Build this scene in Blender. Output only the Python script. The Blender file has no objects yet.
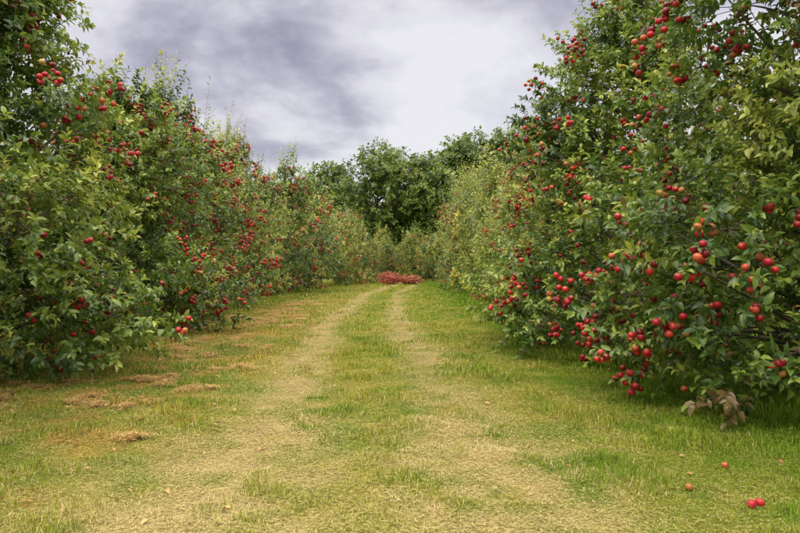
import bpy, math, numpy as np
from mathutils import Vector
rng = np.random.default_rng(7)
scene = bpy.context.scene

# ------------------------------------------------------------ helpers
def nrm(v):
    return v / np.maximum(np.linalg.norm(v, axis=-1, keepdims=True), 1e-9)

_lat = np.random.default_rng(99).random((256, 256))
def vn(x, y, s=1.0, o=0.0):
    x = np.asarray(x) / s + 37.3 + o * 17.13; y = np.asarray(y) / s + 91.7 + o * 5.71
    xi = np.floor(x).astype(int); yi = np.floor(y).astype(int)
    fx = x - xi; fy = y - yi
    fx = fx * fx * (3 - 2 * fx); fy = fy * fy * (3 - 2 * fy)
    a = _lat[xi % 256, yi % 256]; b = _lat[(xi + 1) % 256, yi % 256]
    c = _lat[xi % 256, (yi + 1) % 256]; d = _lat[(xi + 1) % 256, (yi + 1) % 256]
    return (a * (1 - fx) + b * fx) * (1 - fy) + (c * (1 - fx) + d * fx) * fy
def fbm(x, y, s=1.0, o=0.0, n=4):
    t = 0; a = 0.5; w = 0
    for i in range(n):
        t = t + a * vn(x, y, s / (2 ** i), o + i); w += a; a *= 0.5
    return t / w
def sst(a, b, x):
    t = np.clip((x - a) / (b - a), 0, 1); return t * t * (3 - 2 * t)

class MB:
    def __init__(s):
        s.v = []; s.c = []; s.f = []; s.n = 0
    def add(s, v, faces, mat, col):
        v = np.asarray(v, dtype=np.float32).reshape(-1, 3)
        col = np.broadcast_to(np.asarray(col, dtype=np.float32), (len(v), 4))
        s.v.append(v); s.c.append(col)
        for f in faces:
            s.f.append((np.asarray(f, dtype=np.int32) + s.n, mat))
        s.n += len(v)
    def build(s, name, mats, smooth=True):
        V = np.concatenate(s.v); C = np.concatenate(s.c)
        me = bpy.data.meshes.new(name)
        me.vertices.add(len(V)); me.vertices.foreach_set("co", V.ravel())
        li = np.concatenate([f.ravel() for f, m in s.f])
        lt = np.concatenate([np.full(len(f), f.shape[1], np.int32) for f, m in s.f])
        mi = np.concatenate([np.full(len(f), m, np.int32) for f, m in s.f])
        ls = np.concatenate([[0], np.cumsum(lt)[:-1]]).astype(np.int32)
        me.loops.add(len(li)); me.loops.foreach_set("vertex_index", li)
        me.polygons.add(len(lt)); me.polygons.foreach_set("loop_start", ls)
        me.polygons.foreach_set("loop_total", lt)
        me.polygons.foreach_set("material_index", mi)
        me.polygons.foreach_set("use_smooth", np.full(len(lt), smooth, bool))
        a = me.color_attributes.new("Col", 'FLOAT_COLOR', 'POINT')
        a.data.foreach_set("color", C.ravel())
        for m in mats: me.materials.append(m)
        me.update(calc_edges=True)
        return me

def place(me, name, loc=(0, 0, 0), rz=0.0, sc=(1, 1, 1), parent=None):
    o = bpy.data.objects.new(name, me); scene.collection.objects.link(o)
    o.location = loc; o.rotation_euler = (0, 0, rz); o.scale = sc
    if parent: o.parent = parent
    return o

def tubes(mb, P, Rr, sides, mat, col):
    N, k, _ = P.shape
    T = nrm(np.gradient(P, axis=1))
    ref = np.where(np.abs(T[..., 2:3]) > 0.9, np.array([1., 0, 0]), np.array([0., 0, 1]))
    A = nrm(np.cross(T, ref)); B = np.cross(T, A)
    an = np.arange(sides) / sides * 2 * np.pi
    ring = P[:, :, None, :] + Rr[:, :, None, None] * (np.cos(an)[None, None, :, None] * A[:, :, None, :] + np.sin(an)[None, None, :, None] * B[:, :, None, :])
    i = np.arange(N)[:, None, None] * k * sides; j = np.arange(k - 1)[None, :, None] * sides
    s = np.arange(sides)[None, None, :]; s2 = (s + 1) % sides
    f = np.stack([i + j + s, i + j + s2, i + j + sides + s2, i + j + sides + s], -1).reshape(-1, 4)
    if np.ndim(col) == 2: col = np.repeat(col, k * sides, axis=0)
    mb.add(ring.reshape(-1, 3), [f], mat, col)

LEAF_HQ = np.array([[0, 0, 0], [.30, .5, .12], [.30, 0, 0], [.30, -.5, .12], [.68, .40, .05], [.68, 0, -.06], [.68, -.40, .05], [1, 0, -.22]])
LT = np.array([[0, 2, 1], [0, 3, 2], [4, 5, 7], [5, 6, 7]]); LQ = np.array([[1, 2, 5, 4], [2, 3, 6, 5]])
LEAF_LO = np.array([[0, 0, 0], [.5, .5, .06], [.5, -.5, .06], [1, 0, -.15]])
LOT = np.array([[0, 2, 1], [1, 2, 3]])
def leaves(mb, p, d, n, L, W, col, mat, lo=False):
    M = len(p); d = nrm(d); n = nrm(n - d * np.sum(n * d, -1, keepdims=True)); s = np.cross(n, d)
    t = LEAF_LO if lo else LEAF_HQ; k = len(t)
    v = p[:, None] + L[:, None, None] * (t[None, :, 0:1] * d[:, None] + t[None, :, 2:3] * n[:, None]) + (W[:, None, None] * t[None, :, 1:2]) * s[:, None]
    o = (np.arange(M) * k)[:, None, None]
    fs = [(LOT[None] + o).reshape(-1, 3)] if lo else [(LT[None] + o).reshape(-1, 3), (LQ[None] + o).reshape(-1, 4)]
    mb.add(v.reshape(-1, 3), fs, mat, np.repeat(col, k, axis=0))

_ang = np.radians([0, 18, 42, 72, 102, 132, 158, 180]); SEG = 10
_av = []; _ac = []
for i, a in enumerate(_ang):
    r = math.sin(a); z = 0.9 * math.cos(a)
    if i == 0: z = 0.58
    if i == len(_ang) - 1: z = -0.68
    r *= (1.0 + 0.06 * math.cos(a))
    for j in range(SEG):
        b = j / SEG * 2 * math.pi
        _av.append((r * math.cos(b), r * math.sin(b), z)); _ac.append(math.cos(a) * .5 + .5)
APV = np.array(_av); APC = np.array(_ac)
APF = np.array([[i * SEG + j, (i + 1) * SEG + j, (i + 1) * SEG + (j + 1) % SEG, i * SEG + (j + 1) % SEG] for i in range(len(_ang) - 1) for j in range(SEG)])
def apples(mb, p, rad, mat, r, kind=0.0):
    M = len(p)
    up = nrm(np.array([0, 0, 1.]) + r.normal(0, .35, (M, 3)))
    a = nrm(np.cross(up, r.normal(0, 1, (M, 3)))); b = np.cross(up, a)
    v = p[:, None] + rad[:, None, None] * (APV[None, :, 0:1] * a[:, None] + APV[None, :, 1:2] * b[:, None] + APV[None, :, 2:3] * up[:, None])
    k = len(APV); col = np.zeros((M, k, 4)); col[..., 0] = r.random(M)[:, None]; col[..., 1] = APC[None]; col[..., 2] = kind; col[..., 3] = 1
    mb.add(v.reshape(-1, 3), [(APF[None] + (np.arange(M) * k)[:, None, None]).reshape(-1, 4)], mat, col.reshape(-1, 4))
    P = np.stack([p + up * rad[:, None] * .55, p + up * rad[:, None] * 1.5 + r.normal(0, .004, (M, 3))], 1)
    tubes(mb, P, np.full((M, 2), .0022), 3, 0, (.5, .5, 0, 1))

# ------------------------------------------------------------ materials
def newmat(name):
    m = bpy.data.materials.new(name); m.use_nodes = True; nt = m.node_tree; nt.nodes.clear()
    out = nt.nodes.new('ShaderNodeOutputMaterial'); return m, nt, out
def N(nt, t, **kw):
    n = nt.nodes.new(t)
    for k, v in kw.items(): setattr(n, k, v)
    return n
def ramp(nt, stops, fac=None):
    n = nt.nodes.new('ShaderNodeValToRGB'); cr = n.color_ramp
    while len(cr.elements) < len(stops): cr.elements.new(0.5)
    for e, (p, c) in zip(cr.elements, stops):
        e.position = p; e.color = (*c, 1)
    if fac is not None: nt.links.new(fac, n.inputs[0])
    return n
def leaf_mat(name, stops, dead=(.17, .10, .045), trans=.26, rough=.38, spec=.5):
    m, nt, out = newmat(name); L = nt.links.new
    at = N(nt, 'ShaderNodeAttribute', attribute_name='Col'); sp = N(nt, 'ShaderNodeSeparateColor'); L(at.outputs['Color'], sp.inputs[0])
    ge = N(nt, 'ShaderNodeNewGeometry'); no = N(nt, 'ShaderNodeTexNoise'); no.inputs['Scale'].default_value = .9; L(ge.outputs['Position'], no.inputs['Vector'])
    ad = N(nt, 'ShaderNodeMath', operation='MULTIPLY_ADD'); L(no.outputs[0], ad.inputs[0]); ad.inputs[1].default_value = 1.2; ad.inputs[2].default_value = -.58
    a2 = N(nt, 'ShaderNodeMath', operation='ADD', use_clamp=True); L(sp.outputs[0], a2.inputs[0]); L(ad.outputs[0], a2.inputs[1])
    rp = ramp(nt, stops, a2.outputs[0])
    mx = N(nt, 'ShaderNodeMix', data_type='RGBA'); L(sp.outputs[2], mx.inputs[0]); L(rp.outputs[0], mx.inputs[6]); mx.inputs[7].default_value = (*dead, 1)
    pb = N(nt, 'ShaderNodeBsdfPrincipled'); L(mx.outputs[2], pb.inputs['Base Color']); pb.inputs['Roughness'].default_value = rough
    pb.inputs['Specular IOR Level'].default_value = spec
    tr = N(nt, 'ShaderNodeBsdfTranslucent'); hs = N(nt, 'ShaderNodeHueSaturation'); hs.inputs['Hue'].default_value = .485; hs.inputs['Value'].default_value = 1.7; L(mx.outputs[2], hs.inputs['Color']); L(hs.outputs[0], tr.inputs[0])
    ms = N(nt, 'ShaderNodeMixShader'); ms.inputs[0].default_value = trans; L(pb.outputs[0], ms.inputs[1]); L(tr.outputs[0], ms.inputs[2]); L(ms.outputs[0], out.inputs[0])
    return m
M_LEAF = leaf_mat("apple_leaf", [(0, (.030, .074, .011)), (.35, (.100, .180, .024)), (.7, (.235, .315, .044)), (1, (.45, .49, .095))])
M_LEAF_Y = leaf_mat("apple_leaf_pale", [(0, (.085, .14, .020)), (.35, (.21, .275, .038)), (.7, (.36, .41, .075)), (1, (.52, .56, .15))])
M_WOOD = leaf_mat("woodland_leaf", [(0, (.035, .080, .012)), (.5, (.115, .185, .028)), (1, (.27, .33, .060))], spec=.3)
M_RED = leaf_mat("red_leaf", [(0, (.26, .05, .02)), (.4, (.50, .09, .05)), (.8, (.40, .20, .06)), (1, (.20, .28, .05))])
M_DRY = leaf_mat("dry_leaf", [(0, (.18, .09, .030)), (.5, (.38, .22, .08)), (1, (.55, .38, .15))], trans=.1, rough=.8, spec=.1)

def bark():
    m, nt, out = newmat("bark"); L = nt.links.new
    tc = N(nt, 'ShaderNodeTexCoord'); mp = N(nt, 'ShaderNodeMapping'); mp.inputs['Scale'].default_value = (14, 14, 4); L(tc.outputs['Object'], mp.inputs[0])
    no = N(nt, 'ShaderNodeTexNoise'); no.inputs['Detail'].default_value = 6; L(mp.outputs[0], no.inputs['Vector'])
    rp = ramp(nt, [(.3, (.045, .035, .025)), (.55, (.13, .105, .075)), (.75, (.24, .21, .17))], no.outputs[0])
    pb = N(nt, 'ShaderNodeBsdfPrincipled'); pb.inputs['Roughness'].default_value = .85; L(rp.outputs[0], pb.inputs['Base Color'])
    bp = N(nt, 'ShaderNodeBump'); bp.inputs['Strength'].default_value = .6; bp.inputs['Distance'].default_value = .02; L(no.outputs[0], bp.inputs['Height']); L(bp.outputs[0], pb.inputs['Normal'])
    L(pb.outputs[0], out.inputs[0]); return m
M_BARK = bark()

def applemat():
    m, nt, out = newmat("apple_skin"); L = nt.links.new
    at = N(nt, 'ShaderNodeAttribute', attribute_name='Col'); sp = N(nt, 'ShaderNodeSeparateColor'); L(at.outputs['Color'], sp.inputs[0])
    rp = ramp(nt, [(0, (.14, .006, .012)), (.4, (.36, .010, .022)), (.75, (.55, .022, .032)), (.90, (.52, .11, .04)), (1, (.42, .28, .06))], sp.outputs[0])
    ge = N(nt, 'ShaderNodeNewGeometry'); no = N(nt, 'ShaderNodeTexNoise'); no.inputs['Scale'].default_value = 22; L(ge.outputs['Position'], no.inputs['Vector'])
    bl = N(nt, 'ShaderNodeMath', operation='MULTIPLY'); L(no.outputs[0], bl.inputs[0]); L(sp.outputs[1], bl.inputs[1])
    b2 = N(nt, 'ShaderNodeMapRange'); b2.inputs[1].default_value = .43; b2.inputs[2].default_value = .70; L(bl.outputs[0], b2.inputs[0])
    mx = N(nt, 'ShaderNodeMix', data_type='RGBA'); L(b2.outputs[0], mx.inputs[0]); L(rp.outputs[0], mx.inputs[6]); mx.inputs[7].default_value = (.42, .27, .05, 1)
    my = N(nt, 'ShaderNodeMix', data_type='RGBA'); L(sp.outputs[2], my.inputs[0]); L(mx.outputs[2], my.inputs[6]); my.inputs[7].default_value = (.62, .50, .06, 1)
    pb = N(nt, 'ShaderNodeBsdfPrincipled'); pb.inputs['Roughness'].default_value = .36; pb.inputs['Specular IOR Level'].default_value = .4; L(my.outputs[2], pb.inputs['Base Color'])
    L(pb.outputs[0], out.inputs[0]); return m
M_APPLE = applemat()

def colmat(name, rough, trans, spec):
    m, nt, out = newmat(name); L = nt.links.new
    at = N(nt, 'ShaderNodeAttribute', attribute_name='Col')
    pb = N(nt, 'ShaderNodeBsdfPrincipled'); pb.inputs['Roughness'].default_value = rough; pb.inputs['Specular IOR Level'].default_value = spec
    L(at.outputs['Color'], pb.inputs['Base Color'])
    tr = N(nt, 'ShaderNodeBsdfTranslucent'); L(at.outputs['Color'], tr.inputs[0])
    ms = N(nt, 'ShaderNodeMixShader'); ms.inputs[0].default_value = trans; L(pb.outputs[0], ms.inputs[1]); L(tr.outputs[0], ms.inputs[2]); L(ms.outputs[0], out.inputs[0])
    return m
M_GRASS = colmat("grass_blade", .65, .22, .12)

def groundmat():
    m, nt, out = newmat("ground_turf"); L = nt.links.new
    at = N(nt, 'ShaderNodeAttribute', attribute_name='Col'); ge = N(nt, 'ShaderNodeNewGeometry')
    n1 = N(nt, 'ShaderNodeTexNoise'); n1.inputs['Scale'].default_value = 35; n1.inputs['Detail'].default_value = 6; L(ge.outputs['Position'], n1.inputs['Vector'])
    n2 = N(nt, 'ShaderNodeTexNoise'); n2.inputs['Scale'].default_value = 4; n2.inputs['Detail'].default_value = 5; L(ge.outputs['Position'], n2.inputs['Vector'])
    r1 = ramp(nt, [(.3, (.40, .36, .30)), (.7, (1.2, 1.15, 1.05))], n1.outputs[0]); r2 = ramp(nt, [(.3, (.75, .78, .7)), (.7, (1.1, 1.08, 1.0))], n2.outputs[0])
    a = N(nt, 'ShaderNodeMix', data_type='RGBA', blend_type='MULTIPLY'); a.inputs[0].default_value = 1; L(at.outputs['Color'], a.inputs[6]); L(r1.outputs[0], a.inputs[7])
    b = N(nt, 'ShaderNodeMix', data_type='RGBA', blend_type='MULTIPLY'); b.inputs[0].default_value = 1; L(a.outputs[2], b.inputs[6]); L(r2.outputs[0], b.inputs[7])
    pb = N(nt, 'ShaderNodeBsdfPrincipled'); pb.inputs['Roughness'].default_value = .95; pb.inputs['Specular IOR Level'].default_value = .1; L(b.outputs[2], pb.inputs['Base Color'])
    bp = N(nt, 'ShaderNodeBump'); bp.inputs['Strength'].default_value = .8; bp.inputs['Distance'].default_value = .03; L(n1.outputs[0], bp.inputs['Height']); L(bp.outputs[0], pb.inputs['Normal'])
    L(pb.outputs[0], out.inputs[0]); return m
M_GROUND = groundmat()

# ------------------------------------------------------------ ground description
def xc(y): return -0.30 - 0.80 * sst(5, 22, y) + 2.0 * sst(34, 74, y)
def masks(x, y):
    c = xc(y); wob = (fbm(x, y, 2.2, 3) - .5) * .7
    wd = .40 + .30 * (1 - sst(3.5, 8, y))
    t1 = np.exp(-((x - c + .95 + wob) / wd) ** 2); t2 = np.exp(-((x - c - .95 + wob) / (wd * 1.05)) ** 2)
    n = fbm(x, y, .9, 11); nb = fbm(x, y, .28, 31, 3)
    near = 1 - sst(4, 9, y)
    far_ = sst(5.5, 9, y)
    track = np.clip(np.maximum(t1, t2) * np.clip(.28 + .20 * far_ + 1.3 * (n - .25) + 1.7 * (nb - .5), .10, .90) + near * .22 * np.exp(-((x - c) / 2.4) ** 2) * (nb * 1.6), 0, .9)
    br = sst(-5.6, -4.2, x) * (1 - sst(-3.2, -1.2, x)) * sst(.42, .64, fbm(x, y * .85, .42, 21)) * (1 - sst(24, 45, y) * .4) * sst(3.0, 6.5, y + fbm(x, y, 2, 8))
    edge = np.maximum(sst(2.1, 3.6, x), 1 - sst(-6.0, -4.4, x))
    return track, br, edge
def zf(x, y):
    t, b, e = masks(x, y)
    z = .06 * (fbm(x, y, 3.0, 40) - .5) + .035 * (fbm(x, y, .5, 50, 3) - .5) - .02 * t
    return z
GR = np.array([.172, .265, .022]); GY = np.array([.345, .335, .045]); ST = np.array([.66, .55, .24]); BR = np.array([.62, .37, .12])
def gcol(x, y, rr=None, r2=None):
    t, b, e = masks(x, y)
    n = fbm(x, y, 1.6, 61); n2 = fbm(x, y, .35, 71, 3)
    g = sst(.3, .7, n * .5 + n2 * .5)[..., None]
    c = GR * (1 - g) + GY * g
    lush = np.clip(sst(1.4, 3.2, x) * .85 + sst(.5, .8, fbm(x, y, 1.2, 81)) * .3, 0, 1)[..., None]
    c = c * (1 - lush * .7) + np.array([.135, .265, .018]) * lush * .7
    dry = np.clip(.25 + .28 * (x < -1.2) * 1.0 - .22 * sst(1.8, 3.2, x) + (n2 - .5) * .9, 0, 1)
    pt = np.clip(t * .92 + dry * .44, 0, 1)
    if rr is None:
        c = c * (1 - pt[..., None]) + ST * .72 * pt[..., None]
        c = c * (1 - b[..., None] * .5) + BR * .75 * b[..., None] * .5
    else:
        k = (rr < pt)[..., None]; c = np.where(k, ST * (.6 + .6 * r2[..., None]), c * (.55 + .85 * r2[..., None]))
        k = (rr * .9 + .05 < b * .58)[..., None]; c = np.where(k, BR * (.6 + .7 * r2[..., None]), c)
    return c, t, b, e

ax = np.concatenate([-np.geomspace(600, 9, 26), np.arange(-8.6, 8.6, .1), np.geomspace(9, 600, 26)])
ay = np.concatenate([[-600, -200, -80, -30, -12, -5, -2], np.arange(0, 20, .1), np.arange(20, 82, .25), np.geomspace(83, 900, 24)])
X, Y = np.meshgrid(ax, ay, indexing='ij')
Z = zf(X, Y)
C, _, _, e = gcol(X, Y); C = C * .68
col = np.ones(X.shape + (4,)); col[..., :3] = C
i, j = np.meshgrid(np.arange(len(ax) - 1), np.arange(len(ay) - 1), indexing='ij'); k = i * len(ay) + j
mb = MB(); mb.add(np.stack([X, Y, Z], -1).reshape(-1, 3), [np.stack([k, k + len(ay), k + len(ay) + 1, k + 1], -1).reshape(-1, 4)], 0, col.reshape(-1, 4))
place(mb.build("ground", [M_GROUND]), "ground")

# ------------------------------------------------------------ grass
def blades(mb, x, y, h, w, r, flatp):
    n = len(x); rr = r.random(n); r2 = r.random(n)
    c, t, b, e = gcol(x, y, rr, r2)
    straw = c[:, 0] > c[:, 1] * 1.06
    tall = (.5 + 1.6 * sst(.45, .8, fbm(x, y, .45, 15, 3)) + 1.7 * e * sst(.3, .7, fbm(x, y, .9, 16))) * (1 - .5 * t)
    h = h * tall * (.6 + .8 * r.random(n))
    az = r.random(n) * 2 * np.pi; lean = np.where(r.random(n) < np.where(straw, .72, flatp), 1.25 + .3 * r.random(n), .25 + .6 * r.random(n))
    h = np.where(straw & (lean > 1.2), np.minimum(h * 1.3 + .012, .085), h)
    w = np.where(straw & (lean > 1.2), w * .62, w)
    dx = np.cos(az); dy = np.sin(az); z0 = zf(x, y) - .003 + np.where(lean > 1.2, .022 * r.random(n), 0)
    b0 = np.stack([x, y, z0], -1); sd = np.stack([-dy, dx, 0 * dx], -1)
    d1 = np.stack([dx * np.sin(lean * .6), dy * np.sin(lean * .6), np.cos(lean * .6)], -1)
    flat = lean > 1.2
    d1[flat] = np.stack([dx, dy, .12 * np.ones(n)], -1)[flat]
    d2 = np.stack([dx * np.sin(lean * 1.25), dy * np.sin(lean * 1.25), np.maximum(np.cos(lean * 1.25), -.1)], -1)
    m = b0 + d1 * h[:, None] * .55; tp = m + d2 * h[:, None] * .45; w = (w * (.7 + .6 * r.random(n)))[:, None]
    V = np.stack([b0 - sd * w * .5, b0 + sd * w * .5, m - sd * w * .42, m + sd * w * .42, tp], 1)
    o = (np.arange(n) * 5)[:, None]
    col = np.ones((n, 4)); col[:, :3] = c
    mb.add(V.reshape(-1, 3), [np.array([[0, 1, 3, 2]]) + o, np.array([[2, 3, 4]]) + o], 0, np.repeat(col, 5, axis=0))
mb = MB(); r = np.random.default_rng(5)
def zone(y0, y1, dens, h, w, hw):
    x1 = hw(y1); n = int((y1 - y0) * 2 * x1 * dens)
    y = y0 + (y1 - y0) * r.random(n); x = (r.random(n) * 2 - 1) * x1
    k = np.abs(x) < hw(y); x = x[k]; y = y[k]
    blades(mb, x, y, np.full(len(x), h), np.full(len(x), w), r, .3)
zone(2.3, 5.2, 7500, .036, .0042, lambda y: .8 * y + .8)
zone(5.2, 9, 3400, .044, .0060, lambda y: np.minimum(.8 * y + .8, 7.0 + 0 * y))
zone(9, 17, 1200, .054, .0095, lambda y: 6.8 + 0 * y)
zone(17, 34, 360, .060, .018, lambda y: 8.0 + 0 * y)
zone(34, 80, 100, .070, .034, lambda y: 8.5 + 0 * y)
place(mb.build("grass", [M_GRASS]), "grass")

# ------------------------------------------------------------ trees
def prof_apple(u):
    return np.interp(u, [0, .08, .3, .5, .7, .85, 1], [.92, 1.0, 1.0, .84, .58, .34, .08])
def prof_trunk(u):
    return np.interp(u, [0, .08, .3, .5, .7, .85, 1], [.64, .80, 1.0, .92, .62, .36, .08])
def prof_round(u):
    return np.interp(u, [0, .15, .3, .5, .7, .85, 1], [.25, .55, .85, 1.0, .92, .66, .2])
def make_tree(name, seed, H, R, L, nl, tw, lv, lo=True, napp=150, kind=0.0, mat=None, prof=prof_apple, zlo=.05, lobe=.27, tlen=(.22, .5), sprouts=40, slen=(.5, 1.2), nodead=False, W=.5, deadpts=(), extra=()):
    r = np.random.default_rng(seed); mb = MB(); mat = mat or M_LEAF
    up = np.array([0, 0, 1.])
    u = (np.arange(nl) + r.random(nl)) / nl; u = u ** 1.05
    az = np.arange(nl) * 2.39996 + r.normal(0, .4, nl)
    env = prof(u) * R * (1 + .16 * np.sin(az * 2 + seed) + .24 * r.normal(0, 1, nl).clip(-1.8, 1.2))
    fr = np.where(r.random(nl) < .78, .66 + .22 * r.random(nl), .1 + .4 * r.random(nl))
    zc = H * (zlo + (.93 - zlo) * u)
    lr = lobe * R * (.5 + 1.05 * r.random(nl)) * np.interp(u, [0, .75, 1], [1, 1, .6])
    C = np.stack([np.cos(az) * env * fr, np.sin(az) * env * fr, zc], -1)
    C[:, 2] = np.maximum(C[:, 2], lr * .75 + .12 * (H < 12))
    lv_b = r.normal(0, .19, nl)
    if len(extra):
        E = np.array(extra, float); C = np.concatenate([C, E[:, :3]]); lr = np.concatenate([lr, E[:, 3]]); u = np.concatenate([u, E[:, 2] / H])
        fr = np.concatenate([fr, np.full(len(E), .8)]); lv_b = np.concatenate([lv_b, r.normal(0, .1, len(E))]); nl = len(C)
    tr_ = .016 * H + .02; kz = np.linspace(0, 1, 9)
    T = np.stack([np.cumsum(r.normal(0, .02 * R, 9)), np.cumsum(r.normal(0, .02 * R, 9)), kz * H * .82 - .1], -1)
    tubes(mb, T[None], (tr_ * np.interp(kz, [0, .06, 1], [1.35, 1, .15]))[None], 9, 0, (.5, .5, 0, 1))
    zs = np.clip(C[:, 2] - .55 * np.hypot(C[:, 0], C[:, 1]) - .1 * H * r.random(nl), .07 * H, .78 * H)
    S = np.stack([np.interp(zs, T[:, 2], T[:, 0]), np.interp(zs, T[:, 2], T[:, 1]), zs], -1)
    t = np.linspace(0, 1, 6)[None, :, None]
    ctrl = (S + C) / 2 + np.stack([C[:, 0] * .18, C[:, 1] * .18, .05 * H * np.ones(nl)], -1) + r.normal(0, .05 * R, (nl, 3))
    P = (1 - t) ** 2 * S[:, None] + 2 * t * (1 - t) * ctrl[:, None] + t * t * C[:, None]
    tubes(mb, P, tr_ * .25 * np.linspace(1, .22, 6)[None] * np.ones((nl, 1)), 5, 0, (.5, .5, 0, 1))
    vol = (lr / lr.mean()) ** 1.6; cnts = np.maximum((tw * vol / vol.mean()).astype(int), 8)
    li = np.repeat(np.arange(nl), cnts); n = len(li)
    dl = nrm(r.normal(0, 1, (n, 3))); out = C[li].copy(); out[:, 2] = 0; out = nrm(out)
    B = C[li] + dl * np.array([1, 1, .85]) * (lr[li] * (.25 + .75 * r.random(n) ** .6))[:, None]
    D = nrm(dl * .9 + out * .40 + up * .42 + r.normal(0, .18, (n, 3)))
    TL = tlen[0] + (tlen[1] - tlen[0]) * r.random(n)
    ns = sprouts
    if ns:
        pw = .25 + u ** 1.3; sl = r.choice(nl, ns, p=pw / pw.sum())
        ds = nrm(r.normal(0, 1, (ns, 3)) * [1, 1, .4] + [0, 0, .7])
        B = np.concatenate([B, C[sl] + ds * lr[sl][:, None] * .8]); o2 = C[sl].copy(); o2[:, 2] = 0
        D = np.concatenate([D, nrm(nrm(o2) * .28 + up + r.normal(0, .16, (ns, 3)))])
        TL = np.concatenate([TL, slen[0] + (slen[1] - slen[0]) * r.random(ns) ** 1.5]); li = np.concatenate([li, sl])
    nt_ = len(B); zmin = .14 if H < 12 else .5
    B[:, 2] = np.maximum(B[:, 2], zmin)
    bend = r.normal(0, .12, (nt_, 3)); bend[:, 2] += np.where(np.arange(nt_) < n, -.15, .05)
    def pt(tt):
        return B[:, None] + D[:, None] * (TL[:, None] * tt)[..., None] + bend[:, None] * (TL[:, None] * tt ** 2)[..., None]
    tt = np.linspace(0, 1, 4)[None] * np.ones((nt_, 1)); P = pt(tt); P[..., 2] = np.maximum(P[..., 2], .06)
    tsc = min(L / .11, 4)
    tubes(mb, P, np.array([[1, .8, .6, .25]]) * (.0036 * tsc) * np.ones((nt_, 1)), 3, 0, (.5, .5, 0, 1))
    sel = (r.random(nt_) < .10) & (B[:, 2] > .8); sel[n:] = True
    P2 = C[li[sel]][:, None] * (1 - np.linspace(0, 1, 4))[None, :, None] + B[sel][:, None] * np.linspace(0, 1, 4)[None, :, None]
    P2[:, 1:3, 2] -= .03
    tubes(mb, P2, np.array([[2.0, 1.6, 1.3, 1]]) * (.0036 * tsc) * np.ones((len(P2), 1)), 3, 0, (.5, .5, 0, 1))
    deadtw = np.zeros(nt_)
    for (px, py, pz, pr) in deadpts: deadtw[np.linalg.norm(B - np.array([px, py, pz]), axis=1) < pr] = .85
    def leafset(idx, k, spr):
        m = len(idx); tt = (np.arange(k)[None] + .3 + .6 * r.random((m, k))) / k
        Bq = B[idx]; Dq = D[idx]
        Pq = Bq[:, None] + Dq[:, None] * (TL[idx][:, None] * tt)[..., None] + bend[idx][:, None] * (TL[idx][:, None] * tt ** 2)[..., None]
        a = nrm(np.cross(Dq, np.array([.3, .5, .8]))); b = np.cross(Dq, a)
        ph = np.arange(k)[None] * 2.4 + r.random((m, 1)) * 6.28 + r.normal(0, .3, (m, k))
        rad = np.cos(ph)[..., None] * a[:, None] + np.sin(ph)[..., None] * b[:, None]
        an = (np.interp(tt, [0, .75, 1], [1.15, .95, .35]) + r.normal(0, .15, (m, k)))[..., None]
        d = np.cos(an) * Dq[:, None] + np.sin(an) * rad; d = nrm(d + np.array([0, 0, -.25]) + r.normal(0, .14, d.shape))
        nn = up * .72 + Dq[:, None] * .45 - rad * .15 + r.normal(0, .34, d.shape)
        Ls = L * (.55 + .62 * r.random((m, k))) * np.interp(tt, [0, .3, .85, 1], [.8, 1.05, 1, .65])
        c = np.zeros((m, k, 4)); c[..., 3] = 1
        tv = r.random(m)[:, None] * .28 + lv_b[li[idx]][:, None] + (.16 if spr else 0); c[..., 0] = np.clip(tv + r.random((m, k)) * .42 + .24 * (tt > .8), 0, 1)
        c[..., 2] = (r.random((m, k)) < .012) * .8
        if not nodead: c[..., 2] = np.maximum(c[..., 2], ((r.random(m) < .006)[:, None]) * .9)
        c[..., 2] = np.maximum(c[..., 2], deadtw[idx][:, None])
        Pq[..., 2] = np.maximum(Pq[..., 2], .05)
        leaves(mb, Pq.reshape(-1, 3), d.reshape(-1, 3), nn.reshape(-1, 3), Ls.ravel(), Ls.ravel() * W * (.85 + .3 * r.random(m * k)), c.reshape(-1, 4), 1, lo)
    leafset(np.arange(n), lv, False)
    if ns: leafset(np.arange(n, nt_), int(lv * 1.9), True)
    if napp:
        outward = np.sum(D[:n] * out, -1) + r.normal(0, .25, n); w = np.where(fr[li[:n]] > .55, 1.0, .15) * np.clip(outward, 0.02, 1)
        lobew = (r.random(nl) ** 2.2 + .05)[li[:n]]; w = w * lobew; w /= w.sum()
        nc = int(napp / 3.1); ci = r.choice(n, nc, p=w); cp = B[ci] + D[ci] * (TL[ci] * (.5 + .5 * r.random(nc)))[:, None] + [0, 0, -.05]
        cnt = r.choice([1, 2, 3, 4, 6, 9], nc, p=[.28, .22, .18, .14, .11, .07]); q = np.repeat(np.arange(nc), cnt)
        ra = (.036 + .010 * r.random(len(q))) * (1.0 if not lo else 1.2)
        spread = (.055 * (.7 + .36 * cnt ** .8))[q] * (.7 + .7 * r.random(len(q)))
        ap = cp[q] + nrm(r.normal(0, 1, (len(q), 3)) * [1, 1, 1.2]) * spread[:, None]
        ap[:, 2] = np.maximum(ap[:, 2], .12)
        apples(mb, ap, ra, 2, r, kind)
    return mb.build(name, [M_BARK, mat, M_APPLE])

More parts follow.
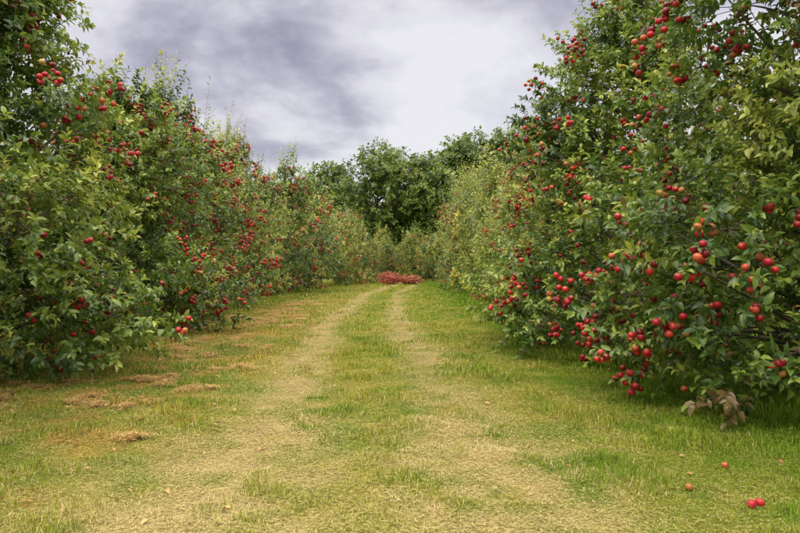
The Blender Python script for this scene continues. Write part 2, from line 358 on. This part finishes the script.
nearspec = [
    (-6.35, 9.0, 7.0, 2.6, 11, 1300, [(1.2, -1.0, 2.1, .4)], [(-5.9, 7.0, .7, .65), (-5.3, 7.5, .6, .55), (-4.7, 8.3, .6, .5), (-6.6, 6.7, .8, .6), (-4.4, 9.3, .6, .5)]),
    (-6.9, 14.8, 6.0, 2.4, 12, 1150, [], []),
    (5.10, 7.2, 7.3, 2.5, 21, 1200, [(-1.85, -1.25, .30, .17)], [(3.35, 6.1, .50, .45), (2.95, 6.8, .65, .50), (4.0, 5.5, .55, .5), (2.9, 7.7, .7, .5)]),
    (4.7, 12.2, 7.3, 2.6, 22, 1250, [], [(2.15, 11.5, .75, .55), (2.5, 10.6, .6, .5), (2.2, 12.3, 1.3, .6), (2.9, 9.9, .7, .5), (2.3, 11.0, 1.5, .5)])]
for (x, y, H, R, sd, na, dp, ex) in nearspec:
    me = make_tree("apple_tree", sd, H, R, .124, 66, 44, 15, lo=False, napp=na, sprouts=95, deadpts=dp, extra=[(a - x, b - y, c, d) for (a, b, c, d) in ex])
    place(me, "apple_tree", (x, y, 0))
med = [make_tree("apple_tree", 31 + q, 6.8, 2.5, .148, 50, 42, 12, lo=True, napp=1100, lobe=.285, sprouts=95, slen=(.6, 1.6), mat=(M_LEAF_Y if q == 2 else M_LEAF), prof=(prof_trunk if q == 0 else prof_apple)) for q in range(3)]
for (x, y, m, s, sz, rz) in [(-7.5, 20.0, 0, 1.10, 1.10, 1.), (-8.4, 25.6, 1, 1.04, 1.02, 2.), (-8.6, 31.2, 2, 1.04, 1.26, 3.5), (-6.6, 3.6, 1, .95, .95, 0.4),
                         (5.0, 17.4, 1, .88, .78, 4.), (4.9, 22.8, 2, .90, .92, 5.), (5.6, 2.0, 0, .98, .98, .3), (-8.8, 36.8, 0, 1.12, 1.12, 5.6)]:
    place(med[m], "apple_tree", (x, y, 0), rz, (s, s, sz))
far = [make_tree("apple_tree", 41 + q, 6.8, 2.5, .21, 34, 36, 8, lo=True, napp=760, lobe=.31, sprouts=70, slen=(.7, 1.8), mat=(M_LEAF if q != 2 else M_LEAF_Y)) for q in range(3)]
farsp = make_tree("apple_tree", 46, 6.8, 2.2, .19, 34, 34, 8, lo=True, napp=60, lobe=.30, sprouts=170, slen=(.9, 2.3), mat=M_LEAF_Y)
faryel = make_tree("apple_tree", 47, 6.2, 2.3, .18, 40, 32, 10, lo=True, napp=620, kind=.95, sprouts=60, slen=(.6, 1.5), mat=M_LEAF_Y)
r = np.random.default_rng(77)
for q, y in enumerate(np.arange(42.5, 78, 5.8)):
    s = 1.02 + .22 * r.random(); sz = s * (.88 + .42 * r.random()); place(far[[1, 2, 0, 1, 2, 0, 2][q]], "apple_tree", (-8.9 + 3.0 * sst(42, 72, y) + r.normal(0, .35), y, 0), r.random() * 6.28, (s, s, sz))
for q, y in enumerate(np.arange(28.3, 78, 5.7)):
    s = .86 + .26 * r.random(); sz = s * (.82 + .012 * (y - 26) + .34 * r.random()); me = [far[0], farsp, faryel, far[1], farsp, far[0], farsp, far[2], far[0], farsp][q % 10]
    place(me, "apple_tree", (4.9 + r.normal(0, .45) + .035 * (y - 26), y, 0), r.random() * 6.28, (s, s, sz))
for (x, y, m, s) in [(-4.4, 79, 0, .9), (-1.6, 82, 1, .8), (1.2, 84, 2, .95), (4.4, 81, 0, .9), (8, 84, 0, 1.2), (-8.6, 85, 1, 1.2), (2.4, 89, 0, 1.1), (-2.5, 90, 2, 1.1)]:
    place(far[m], "apple_tree", (x, y, 0), r.random() * 6.28, (s, s, s))
for y in np.arange(4, 66, 5.0):
    for x0 in (-14.5, 12.0):
        if x0 > 0 and y < 5: continue
        s = .95 + .12 * r.random(); place(far[int(r.integers(0, 2))], "apple_tree", (x0 + r.normal(0, .2), y + r.normal(0, .2), 0), r.random() * 6.28, (s, s, s))
wood = [make_tree("woodland_tree", 51 + q, 22, 8.0, .60, 100, 22, 9, lo=True, napp=0, mat=M_WOOD, prof=prof_round, zlo=.10, lobe=.24, tlen=(.6, 1.7), sprouts=0, nodead=True, W=.75) for q in range(2)]
wl = bpy.data.objects.new("distant_woodland", None); scene.collection.objects.link(wl)
k = 0
for x in np.arange(-150, 151, 11):
    for yy in (118, 136):
        s = .66 + .22 * r.random()
        place(wood[k % 2], "woodland_tree_%d" % k, (x + r.normal(0, 2), yy + r.normal(0, 3), -.3), r.random() * 6.28, (s, s, s), wl); k += 1
for (x, y, s, w_) in [(-3.5, 110, 1.10, 0), (5.0, 116, 1.10, 1), (12.5, 106, 1.16, 0), (-13, 118, 1.04, 1), (20, 106, 1.22, 1), (30, 112, 1.2, 0)]:
    place(wood[w_], "background_tree", (x, y, -.2), r.random() * 6.28, (s, s, s))

red = make_tree("red_shrub", 61, 1.5, 1.1, .13, 24, 24, 9, lo=True, napp=60, mat=M_RED, sprouts=14, slen=(.3, .6), prof=prof_round, nodead=True)
place(red, "red_leaved_shrub", (-1.0, 66, 0), 0, (1.1, 1, .8)); place(red, "red_leaved_shrub", (1.0, 66.5, 0), 2, (1.3, 1, .6))

# ------------------------------------------------------------ litter
mb = MB(); r = np.random.default_rng(8)
n = 9000; y = 3 + 30 * r.random(n) ** 1.5; x = -6 + 11 * r.random(n); _, b, e = masks(x, y)
keep = r.random(n) < (.03 + .45 * b + .08 * e + .12 * (x < -1.5)); x = x[keep]; y = y[keep]; n = len(x)
p = np.stack([x, y, zf(x, y) + .018 + .012 * r.random(n)], -1); az = r.random(n) * 6.28
Ls = .03 + .04 * r.random(n); c = np.zeros((n, 4)); c[:, 0] = r.random(n); c[:, 3] = 1
leaves(mb, p, np.stack([np.cos(az), np.sin(az), r.normal(0, .15, n)], -1), np.array([0, 0, 1.]) + r.normal(0, .3, (n, 3)), Ls, Ls * .5, c, 0)
place(mb.build("fallen_leaves", [M_DRY]), "fallen_leaves")

r = np.random.default_rng(92); xs = []; ys = []; zs_ = []
tufts = [(-3.45, 8.4, .20, .14, .03), (-2.4, 5.55, .15, .09, .02), (-3.05, 8.1, .12, .10, .02), (-3.2, 8.65, .10, .12, .02)]
for q in range(130):
    y0 = 6.5 + 24 * r.random() ** 1.3; x0 = -1.9 - 3.0 * r.random() ** .8 - .04 * y0
    a = .05 + .14 * r.random() ** 2 + .010 * y0; tufts.append((x0, y0, a, a * (1.0 + .9 * r.random()), .006))
for q, (x0, y0, a, b_, h) in enumerate(tufts):
    n = int(min(12000 * a * b_ * (5 if q < 4 else 1.4), 1800)) + 30
    qq = r.random(n) ** .6 if q < 4 else np.abs(r.normal(0, .6, n)); th = r.random(n) * 6.28; wob = 1 + .35 * np.sin(th * 3 + q) + .25 * np.sin(th * 5 + q * 2) + r.normal(0, .3, n)
    x = x0 + qq * np.cos(th) * a * wob; y = y0 + qq * np.sin(th) * b_ * wob
    kp = fbm(x, y, .14, 33, 3) > (.40 if q < 4 else .48); x = x[kp]; y = y[kp]; qq = qq[kp]
    xs.append(x); ys.append(y); zs_.append(zf(x, y) + h * np.clip(1 - qq ** 2, 0, 1) * (.2 + 1.4 * fbm(x, y, .1, 5)) + .014 + .02 * r.random(len(x)))
x = np.concatenate(xs); y = np.concatenate(ys); z = np.concatenate(zs_); n = len(x)
az = r.random(n) * 6.28; Lg = .03 + .05 * r.random(n); d = np.stack([np.cos(az), np.sin(az), r.normal(0, .25, n)], -1) * Lg[:, None]
P = np.stack([x, y, z], -1); s = np.stack([-np.sin(az), np.cos(az), r.normal(0, .3, n)], -1) * .0026
V = np.stack([P - s, P + s, P + d * .5 + s + [0, 0, .006], P + d * .5 - s + [0, 0, .006], P + d], 1)
o = (np.arange(n) * 5)[:, None]; col = np.ones((n, 4)); mixv = r.random(n)[:, None]
col[:, :3] = (np.array([.62, .37, .12]) * mixv + np.array([.68, .50, .20]) * (1 - mixv)) * (.55 + .5 * r.random(n)[:, None])
mb = MB(); mb.add(V.reshape(-1, 3), [np.array([[0, 1, 2, 3]]) + o, np.array([[3, 2, 4]]) + o], 0, np.repeat(col, 5, axis=0))
place(mb.build("dry_grass_clippings", [M_GRASS]), "dry_grass_clippings")

r = np.random.default_rng(17)
for (x, y, kd) in [(2.28, 3.95, 0), (2.21, 3.92, 0), (1.97, 4.25, .25), (2.45, 4.7, .15), (-4.3, 9.4, 0), (-4.9, 12.4, 0), (-5.2, 8.2, 0)]:
    mb = MB(); apples(mb, np.array([[0, 0, 0.]]), np.array([.030]), 1, r, kd)
    place(mb.build("fallen_apple", [M_BARK, M_APPLE]), "fallen_apple", (x, y, float(zf(np.array([x]), np.array([y]))[0]) + .022))

# ------------------------------------------------------------ sky & light
SE, SR = math.radians(52), math.radians(215)
w = bpy.data.worlds.new("World"); scene.world = w; w.use_nodes = True; nt = w.node_tree; nt.nodes.clear(); L = nt.links.new
out = N(nt, 'ShaderNodeOutputWorld'); tc = N(nt, 'ShaderNodeTexCoord'); sx = N(nt, 'ShaderNodeSeparateXYZ'); L(tc.outputs['Generated'], sx.inputs[0])
sky = N(nt, 'ShaderNodeTexSky'); sky.sky_type = 'NISHITA'; sky.sun_disc = False; sky.sun_elevation = SE; sky.sun_rotation = SR
b1 = N(nt, 'ShaderNodeBackground'); b1.inputs[1].default_value = .1; L(sky.outputs[0], b1.inputs[0])
za = N(nt, 'ShaderNodeMath', operation='ADD'); L(sx.outputs[2], za.inputs[0]); za.inputs[1].default_value = .33
zm = N(nt, 'ShaderNodeMath', operation='MAXIMUM'); L(za.outputs[0], zm.inputs[0]); zm.inputs[1].default_value = .12
dx = N(nt, 'ShaderNodeMath', operation='DIVIDE'); L(sx.outputs[0], dx.inputs[0]); L(zm.outputs[0], dx.inputs[1])
dxo = N(nt, 'ShaderNodeMath', operation='ADD'); L(dx.outputs[0], dxo.inputs[0]); dxo.inputs[1].default_value = .50
dy = N(nt, 'ShaderNodeMath', operation='DIVIDE'); L(sx.outputs[1], dy.inputs[0]); L(zm.outputs[0], dy.inputs[1])
cv = N(nt, 'ShaderNodeCombineXYZ'); L(dxo.outputs[0], cv.inputs[0]); L(dy.outputs[0], cv.inputs[1]); cv.inputs[2].default_value = 5.1
no = N(nt, 'ShaderNodeTexNoise'); no.inputs['Scale'].default_value = 2.3; no.inputs['Detail'].default_value = 7; no.inputs['Roughness'].default_value = .54; no.inputs['Distortion'].default_value = .08; L(cv.outputs[0], no.inputs['Vector'])
tb = N(nt, 'ShaderNodeMapRange', interpolation_type='SMOOTHSTEP'); L(sx.outputs[2], tb.inputs[0]); tb.inputs[1].default_value = .10; tb.inputs[2].default_value = .42; tb.inputs[3].default_value = .065; tb.inputs[4].default_value = -.03
sm = N(nt, 'ShaderNodeMath', operation='ADD'); L(no.outputs[0], sm.inputs[0]); L(tb.outputs[0], sm.inputs[1])
rp = ramp(nt, [(.33, (.35, .345, .45)), (.42, (.54, .53, .63)), (.49, (.73, .72, .80)), (.58, (.87, .865, .91))], sm.outputs[0])
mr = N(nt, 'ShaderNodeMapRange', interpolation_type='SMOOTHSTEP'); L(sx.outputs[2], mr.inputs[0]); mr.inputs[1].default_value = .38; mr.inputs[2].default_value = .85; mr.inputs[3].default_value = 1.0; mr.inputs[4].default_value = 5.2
# overhead sky, out of view, gets added brightness and warmth to light the scene
b2 = N(nt, 'ShaderNodeBackground'); wm = N(nt, 'ShaderNodeMix', data_type='RGBA', blend_type='MULTIPLY')
wf = N(nt, 'ShaderNodeMapRange'); L(sx.outputs[2], wf.inputs[0]); wf.inputs[1].default_value = .38; wf.inputs[2].default_value = .75
L(wf.outputs[0], wm.inputs[0]); L(rp.outputs[0], wm.inputs[6]); wm.inputs[7].default_value = (1.06, 1.0, .86, 1)
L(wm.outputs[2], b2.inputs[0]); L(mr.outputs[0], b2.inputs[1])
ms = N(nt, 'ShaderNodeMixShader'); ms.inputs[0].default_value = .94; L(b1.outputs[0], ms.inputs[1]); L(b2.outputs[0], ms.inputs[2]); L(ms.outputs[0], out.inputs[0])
sd = bpy.data.lights.new("sun", 'SUN'); sd.energy = 1.5; sd.angle = math.radians(10); sd.color = (1, .92, .78)
so = bpy.data.objects.new("sun", sd); scene.collection.objects.link(so)
v = Vector((math.sin(SR) * math.cos(SE), math.cos(SR) * math.cos(SE), math.sin(SE)))
so.rotation_euler = v.to_track_quat('Z', 'Y').to_euler(); so.location = v * 50

cam = bpy.data.cameras.new("camera"); co = bpy.data.objects.new("camera", cam); scene.collection.objects.link(co)
cam.lens = 28; cam.sensor_width = 36; cam.clip_end = 2000; cam.clip_start = .05
co.location = (0, 0, 1.5); co.rotation_euler = (math.radians(90.35), 0, 0); scene.camera = co
scene.view_settings.view_transform = 'Standard'; scene.view_settings.look = 'None'; scene.view_settings.exposure = 0
